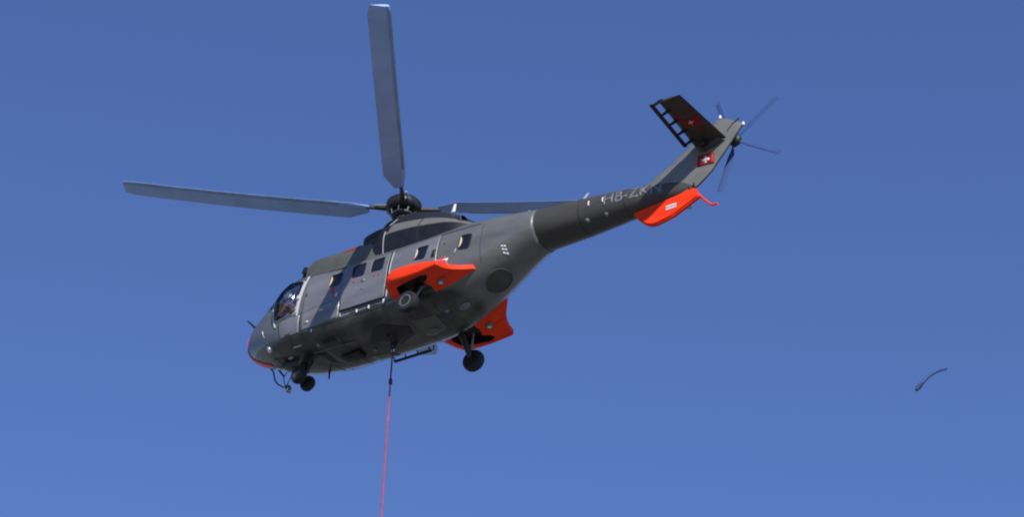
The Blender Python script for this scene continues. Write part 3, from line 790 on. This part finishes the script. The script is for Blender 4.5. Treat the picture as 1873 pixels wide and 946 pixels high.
# hook well: shade inside the hatch put in as a black sheet
belly_patch('hook_well_shade', [(4.75,-.62),(5.15,-.70),(5.75,-.30),(5.62,.05),(5.0,.30),(4.65,.05),(4.35,-.15)], 'black', .004, .01)
belly_patch('belly_panel', [(3.0,-.5),(3.65,-.55),(3.7,.25),(3.1,.3)], 'belly', .004, .008)
belly_patch('belly_panel', [(5.9,-.5),(6.6,-.35),(6.55,.3),(5.95,.25)], 'deck', .004, .008)
belly_patch('belly_panel', [(2.75,-.25),(2.98,-.3),(3.0,.3),(2.8,.25)], 'black', .004, .008)
belly_patch('belly_panel', [(3.15,-.75),(3.55,-.78),(3.6,-.62),(3.2,-.6)], 'cowl_dark', .004, .008)
belly_patch('belly_panel', [(4.0,.35),(4.6,.45),(4.7,.75),(4.05,.7)], 'deck', .004, .008)
belly_patch('belly_panel', [(1.2,-.35),(1.65,-.42),(1.65,.42),(1.2,.35)], 'belly', .004, .008)
belly_patch('belly_panel', [(6.6,-.30),(7.0,-.22),(6.98,.30),(6.62,.35)], 'belly', .005, .008)
bm = bmesh.new(); box(bm, (3.62, .12, .20), (.62, .34, .10), None, .04); link('belly_fairing', bm, M['cowl_dark'], G)
bm = bmesh.new(); tube(bm, [(2.7,-.40,.30),(3.2,-.42,.26),(4.1,-.42,.22)], .018, 6); link('belly_pipe', bm, M['deck'], G)
for x in (2.85, 3.75, 6.0, 6.75):
    bm = bmesh.new(); tube(bm, [(x, y/10, surf_zb(x, y/10)-.002) for y in range(-8, 9)], .008, 5); link('belly_seam', bm, M['seal'], G)
bm = bmesh.new(); tube(bm, [(4.95,-.25,.25),(5.05,-.20,.12),(5.05,-.05,.06),(5.0,.10,.12),(4.95,.2,.25)], .03, 8); link('hook_swing_frame', bm, M['black'], G)
bm = bmesh.new(); box(bm, (5.06, -.05, .0), (.14, .12, .20), None, .03); hk = link('cargo_hook', bm, M['black'], G)
bm = bmesh.new(); tube(bm, [(5.06+.05*math.sin(t), -.05, -.12-.055*math.cos(t)) for t in [R(a) for a in range(-150, 151, 20)]], .015, 6); link('hook_jaw', bm, M['steel'], hk)
# round hatch ring on the ramp of the belly
def on_ramp(x, y, off): return Vector((x, y, surf_zb(x, y)-off))
b = bmesh.new(); ringp = []
for k in range(40):
    a = 2*math.pi*k/40; ringp.append(on_ramp(8.32+.31*math.cos(a), -.06+.36*math.sin(a), .006))
tube(b, ringp, .020, 6, closed=True); rg = link('hatch_ring', b, M['boom'], G)
b = bmesh.new(); rings = []
for q in (.93, .7, .4, .1): rings.append([on_ramp(8.32+.31*q*math.cos(2*math.pi*k/40), -.06+.36*q*math.sin(2*math.pi*k/40), .004+.03*(1-q)) for k in range(40)])
loft(b, rings, False, True); link('hatch_cover', b, M['belly'], rg)
bm = bmesh.new(); bmesh.ops.create_uvsphere(bm, u_segments=20, v_segments=10, radius=1)
for v in bm.verts: v.co = Vector((7.32+v.co.x*.16, -.11+v.co.y*.11, .50+v.co.x*.045+v.co.z*.045))
link('belly_blister', bm, M['marking'], G)
bm = bmesh.new(); bmesh.ops.create_uvsphere(bm, u_segments=16, v_segments=8, radius=1)
for v in bm.verts: v.co = Vector((6.15+v.co.x*.22, .15+v.co.y*.14, .24+v.co.z*.07))
link('belly_blister', bm, M['deck'], G)
# formation light strip, landing lamp, pitot probes, antennas
bm = bmesh.new(); box(bm, (2.37, -.73, .405), (.27, .05, .035), Euler((.75, .03, .0)), .012); link('light_strip', bm, M['lightgrey'], G)
bm = bmesh.new(); revolve(bm, (1.33, -.66, .66), (-.55, -.55, -.6), [(-.05, .09), (.02, .09), (.05, .06), (.06, .001)], 18); ll = link('landing_light', bm, M['lamp'], G)
bm = bmesh.new(); box(bm, (1.85, -.35, .42), (.14, .06, .05), None, .015); link('light_strip', bm, M['lightgrey'], G)
bm = bmesh.new(); tube(bm, [(.30,-.28,1.95),(.16,-.32,2.10),(.06,-.33,2.20)], [.035,.028,.02], 8); link('pitot_probe', bm, M['black'], G)
bm = bmesh.new(); tube(bm, [(1.25,-.86,.95),(1.24,-.93,1.02),(1.22,-.93,1.12)], .014, 6); link('static_probe', bm, M['lightgrey'], G)
blade_ant('belly_antenna', 2.48, .55, .38, .30, .08, 'black', .05, .03, (0,0,-1))
for k, (x, y) in enumerate([(3.0,-.62),(4.3,.15),(6.9,-.3)]):
    bm = bmesh.new(); revolve(bm, (x, y, surf_zb(x, y)+.02), (0, 0, -1), [(0, .06), (.05, .055), (.08, .02), (.085, .001)], 14); link('belly_beacon', bm, M['marking'], G)
# starboard step and rail
st_y0 = 1.10
bm = bmesh.new(); box(bm, (4.74, 1.20, .53), (1.22, .08, .05), None, .012); step = link('boarding_step', bm, M['black'], G)
for x in (4.16, 4.53, 4.92, 5.30):
    bm = bmesh.new(); tube(bm, [(x, 1.0, .76), (x, 1.19, .54)], .022, 6); link('step_bracket', bm, M['black'], step)
bm = bmesh.new(); tube(bm, [(4.2, 1.03, .66), (5.5, 1.03, .68)], .02, 6); link('step_tube', bm, M['black'], step)
bm = bmesh.new(); tube(bm, [(5.42, 1.12, .84), (5.42, 1.20, .50)], .018, 6); link('step_bracket', bm, M['black'], step)
bm = bmesh.new(); tube(bm, [(2.50, .98, .62), (2.9, 1.03, .60), (3.9, 1.05, .60)], .045, 8); link('door_rail', bm, M['black'], G)
# mirror on its bent tubes under the nose
bm = bmesh.new(); tube(bm, [(.52,.25,.93),(.72,.28,.70),(.80,.30,.42),(.92,.30,.25),(1.22,.30,.02)], .022, 8); mr = link('mirror_arm', bm, M['black'], G)
bm = bmesh.new(); tube(bm, [(1.20,.30,.55),(1.10,.30,.40),(1.22,.30,.02)], .012, 6); link('mirror_strut', bm, M['black'], mr)
bm = bmesh.new(); tube(bm, [(1.22,.30,.02),(1.45,.20,.25),(1.6,.10,.50)], .012, 6); link('mirror_strut', bm, M['black'], mr)
bm = bmesh.new(); box(bm, (1.10,.20,.48), (.34,.05,.05), Euler((0,.9,0)), .01); link('mirror_strut', bm, M['black'], mr)
bm = bmesh.new(); bmesh.ops.create_uvsphere(bm, u_segments=18, v_segments=10, radius=1)
for v in bm.verts: v.co = Vector((1.33+v.co.x*.05, .28+v.co.y*.13, -.05+v.co.z*.10))
link('mirror', bm, M['black'], mr)
bm = bmesh.new(); revolve(bm, (1.36, .24, -.05), (.75, -.65, -.1), [(0, .001), (0, .10), (.02, .10), (.03, .08), (.032, .001)], 20); link('mirror_glass', bm, M['steel'], mr)

# ------------------------------------------------------------------ cockpit interior
bm = bmesh.new(); box(bm, (2.05, 0, .95), (1.04, 1.56, .04)); link('cockpit_floor', bm, M['interior'], G, smooth=False)
bm = bmesh.new()
vs = [Vector((2.58, y, z)) for y, z in [(-.98,.95),(.98,.95),(.98,1.7),(.90,2.25),(.6,2.75),(-.6,2.75),(-.90,2.25),(-.98,1.7)]]
loft(bm, [vs, [v+Vector((.03,0,0)) for v in vs]]); link('cockpit_bulkhead', bm, M['interior'], G, smooth=False)
bm = bmesh.new(); box(bm, (1.18, 0, 1.42), (.22, 1.10, .46), Euler((0,.2,0)), .06); link('instrument_panel', bm, M['black'], G)
bm = bmesh.new(); box(bm, (1.7, 0, 1.15), (.9, .28, .40), None, .04); link('centre_console', bm, M['black'], G)
for sg in (-1, 1):
    bm = bmesh.new(); box(bm, (1.80, sg*.52, 1.30), (.50, .50, .14), None, .05); se = link('pilot_seat', bm, M['interior'], G)
    bm = bmesh.new(); box(bm, (2.10, sg*.52, 1.72), (.12, .50, .80), Euler((0,.15,0)), .05); link('seat_back', bm, M['interior'], se)
    bm = bmesh.new(); box(bm, (1.8, sg*.52, 1.08), (.36, .36, .30)); link('seat_base', bm, M['black'], se, smooth=False)
bm = bmesh.new(); box(bm, (2.2, 0, 2.86), (.35, .3, .08), Euler((0,-.05,0)), .03); link('overhead_panel', bm, M['black'], G)

# ------------------------------------------------------------------ pilot (sits in the cockpit, leaning out into the bubble window)
pilot = bpy.data.objects.new('person', None); C.objects.link(pilot)
pilot.location = HELI_LOC + RM @ Vector((2.08, -.58, 1.29)); pilot.rotation_euler = HELI_ROT
tag(pilot, 'pilot with white helmet leaning out at the cockpit side window', 'person')
def skin_body(name, nodes, edges, m, parent, sub=2):
    me = bpy.data.meshes.new(name); me.from_pydata([n_[0] for n_ in nodes], edges, [])
    o = bpy.data.objects.new(name, me); C.objects.link(o); o.parent = parent; me.materials.append(m)
    sk = o.modifiers.new('skin', 'SKIN'); sk.use_smooth_shade = True
    if not me.skin_vertices: bpy.context.view_layer.objects.active = o
    for i, n_ in enumerate(nodes):
        sv = me.skin_vertices[0].data[i]; sv.radius = (n_[1], n_[1] if len(n_) < 3 else n_[2])
    me.skin_vertices[0].data[0].use_root = True
    ss = o.modifiers.new('subdivision', 'SUBSURF'); ss.levels = sub; ss.render_levels = sub
    return o
NB = [((0,0,.02),.15,.13),((.0,-.05,.22),.14,.12),((-.06,-.14,.40),.16,.12),((-.11,-.24,.52),.12,.10),((-.15,-.28,.60),.055),((-.18,-.31,.67),.055),
      ((-.10,-.42,.44),.055),((-.22,-.44,.20),.042),((-.42,-.22,.14),.034),((-.48,-.20,.13),.028),
      ((-.12,-.05,.46),.055),((-.20,.06,.22),.042),((-.42,.04,.14),.034),((-.48,.02,.13),.028),
      ((-.05,-.11,.0),.09),((-.48,-.13,.06),.065),((-.60,-.13,-.32),.045),((-.72,-.13,-.38),.04),
      ((-.05,.11,.0),.09),((-.48,.13,.06),.065),((-.60,.13,-.32),.045),((-.72,.13,-.38),.04)]
EB = [(0,1),(1,2),(2,3),(3,4),(4,5),(3,6),(6,7),(7,8),(8,9),(3,10),(10,11),(11,12),(12,13),(0,14),(14,15),(15,16),(16,17),(0,18),(18,19),(19,20),(20,21)]
body = skin_body('body', NB, EB, M['suit'], pilot)
# head with a face
bm = bmesh.new(); bmesh.ops.create_uvsphere(bm, u_segments=24, v_segments=16, radius=1)
HC = Vector((-.20, -.34, .76))
HR = Euler((.35, -.25, .5)).to_matrix()
for v in bm.verts:
    p = v.co.copy()
    x, y, z = p.x*.095, p.y*.075, p.z*.12
    if p.z < -.2: y *= 1-.25*(-p.z-.2); x *= 1-.12*(-p.z-.2)
    if p.x < -.85 and abs(p.y) < .3 and -.35 < p.z < .15: x -= .020*(1-abs(p.y)/.3)
    if p.x < -.6 and .2 < abs(p.y) < .55 and .02 < p.z < .3: x += .012
    v.co = HC+HR @ Vector((x, y, z))
head = link('head', bm, M['skin'], pilot)
for s in (-1, 1):
    bm = bmesh.new(); bmesh.ops.create_uvsphere(bm, u_segments=10, v_segments=8, radius=.012, matrix=Matrix.Translation(HC+HR @ Vector((-.082, s*.030, .015)))); link('eye', bm, M['white'], head)
bm = bmesh.new(); tube(bm, [HC+HR @ Vector(p) for p in [(-.083,-.024,-.058),(-.094,0,-.060),(-.083,.024,-.058)]], .006, 6); link('mouth', bm, M['red'], head)
bm = bmesh.new(); bmesh.ops.create_uvsphere(bm, u_segments=28, v_segments=18, radius=1)
for v in bm.verts:
    p = v.co.copy(); v.co = HC+HR @ Vector((p.x*.132+.018, p.y*.122, p.z*.135+.028))
bmesh.ops.delete(bm, geom=[v for v in bm.verts if (HR.inverted() @ (v.co-HC)).x < -.055 and (HR.inverted() @ (v.co-HC)).z < .06 or (HR.inverted() @ (v.co-HC)).z < -.07], context='VERTS')
solid(link('helmet', bm, M['helmet'], pilot), .012, 1)
bm = bmesh.new(); rr_ = []
for i in range(7):
    rr_.append([HC+HR @ Vector((-.125*math.cos(R(a)), .118*math.sin(R(a)), .10-.012*i)) for a in range(-60, 61, 15)])
V = [[bm.verts.new(p) for p in r] for r in rr_]
for i in range(6):
    for k in range(len(V[0])-1): bm.faces.new((V[i][k], V[i][k+1], V[i+1][k+1], V[i+1][k]))
solid(link('visor', bm, M['win'], pilot), .006)
def hand(wrist, d, side, parent):
    # palm with four unequal curled fingers and a thumb, as one skinned mesh
    w = Vector(wrist); d = Vector(d).normalized(); s = d.cross(Vector((0,0,1))).normalized()*side; dn = Vector((0,0,-1))
    N = [(tuple(w), .024, .018), (tuple(w+d*.05), .034, .016)]; E_ = [(0, 1)]
    for q, (off, ln) in enumerate([(-.028, .060), (-.009, .072), (.010, .068), (.028, .052)]):
        i = len(N); a = w+d*.085+s*off; N += [(tuple(a), .010), (tuple(a+d*ln*.5+dn*.008), .0085), (tuple(a+d*ln*.75+dn*.035), .0075)]
        E_ += [(1, i), (i, i+1), (i+1, i+2)]
    i = len(N); a = w+d*.03-s*.032; N += [(tuple(a), .011), (tuple(a+d*.03-s*.02+dn*.015), .009)]; E_ += [(1, i), (i, i+1)]
    return skin_body('hand', N, E_, M['skin'], parent, 1)
hand((-.49,-.20,.13), (-1,.15,-.1), 1, pilot); hand((-.49,.02,.13), (-1,0,-.1), -1, pilot)

# ------------------------------------------------------------------ long line below the hook
line = bpy.data.objects.new('cargo_line', None); C.objects.link(line)
p0 = HELI_LOC + RM @ Vector((5.06, -.05, -.18)); line.location = p0
tag(line, 'thin red cargo rope hanging from the belly hook, dark upper length', 'rope')
bot = HELI_LOC + RM @ Vector((5.33, -.05, -5.3)); dv = (bot-p0)/5.12
def lp(s): return dv*s + Vector((0, 0, 0))+Vector((.10*math.sin(s*.12), .0, 0))*0.3*(s/5)**1.5
bm = bmesh.new(); tube(bm, [lp(s) for s in (0, .3, .6, .9)], .022, 8); tag(link('upper_sling', bm, M['rope_dark'], line), 'dark sheathed top length of the rope')
bm = bmesh.new(); tube(bm, [lp(.9+.55*i) for i in range(50)], .021, 8); link('rope', bm, M['rope_red'], line)
bm = bmesh.new(); revolve(bm, (0, 0, 0), (0, 0, -1), [(0, .03), (.05, .05), (.16, .05), (.20, .03)], 14)
bmesh.ops.translate(bm, verts=bm.verts, vec=lp(.85)); link('swivel', bm, M['rope_dark'], line)
bm = bmesh.new(); tube(bm, [lp(27.9)+Vector((.10*math.sin(t), 0, -.16-.12*math.cos(t))) for t in [R(a) for a in range(-150, 151, 20)]], .03, 6); link('end_hook', bm, M['black'], line)

# ------------------------------------------------------------------ dark strand drifting in the air at the right
bm = bmesh.new()
right = Vector((1, 0, 0)); upv = Vector((0, -math.sin(CAM_EL), math.cos(CAM_EL))); fw = Vector((0, math.cos(CAM_EL), math.sin(CAM_EL)))
SB = Vector((0, 0, 1.7)) + fw*70 + right*10.98 - upv*3.1
sp_pts = [(-.46,-.44),(-.36,-.30),(-.26,-.17),(-.12,.0),(.05,.15),(.22,.26),(.40,.35)]
P = cat(sp_pts, 4)
tube(bm, [Vector((x, .3*x, z)) for x, z in P], [.05-.0006*i for i in range(len(P))], 8)
so = link('drifting_strand', bm, M['strand'], None); so.location = SB
bm = bmesh.new(); tube(bm, [Vector((x, .3*x, z)) for x, z in [(-.50,-.50),(-.44,-.41),(-.38,-.33),(-.30,-.22)]], [.04,.062,.060,.04], 8); link('strand_knot', bm, M['knot'], so)
tag(so, 'short dark curved strand adrift in the sky right of the helicopter', 'strand')

# ------------------------------------------------------------------ ground far below, out of the frame: open gravel that throws light back on the belly
bm = bmesh.new(); bmesh.ops.create_circle(bm, cap_ends=True, radius=9000, segments=96)
gr = link('ground', bm, mat('dry_gravel_and_grass', (.20,.19,.165), .95, var=.25, scale=.02, spec=.1), None, smooth=False)
tag(gr, kind='structure')
print('objects', len(bpy.data.objects), 'tris', sum(len(m.polygons) for m in bpy.data.meshes)*2)
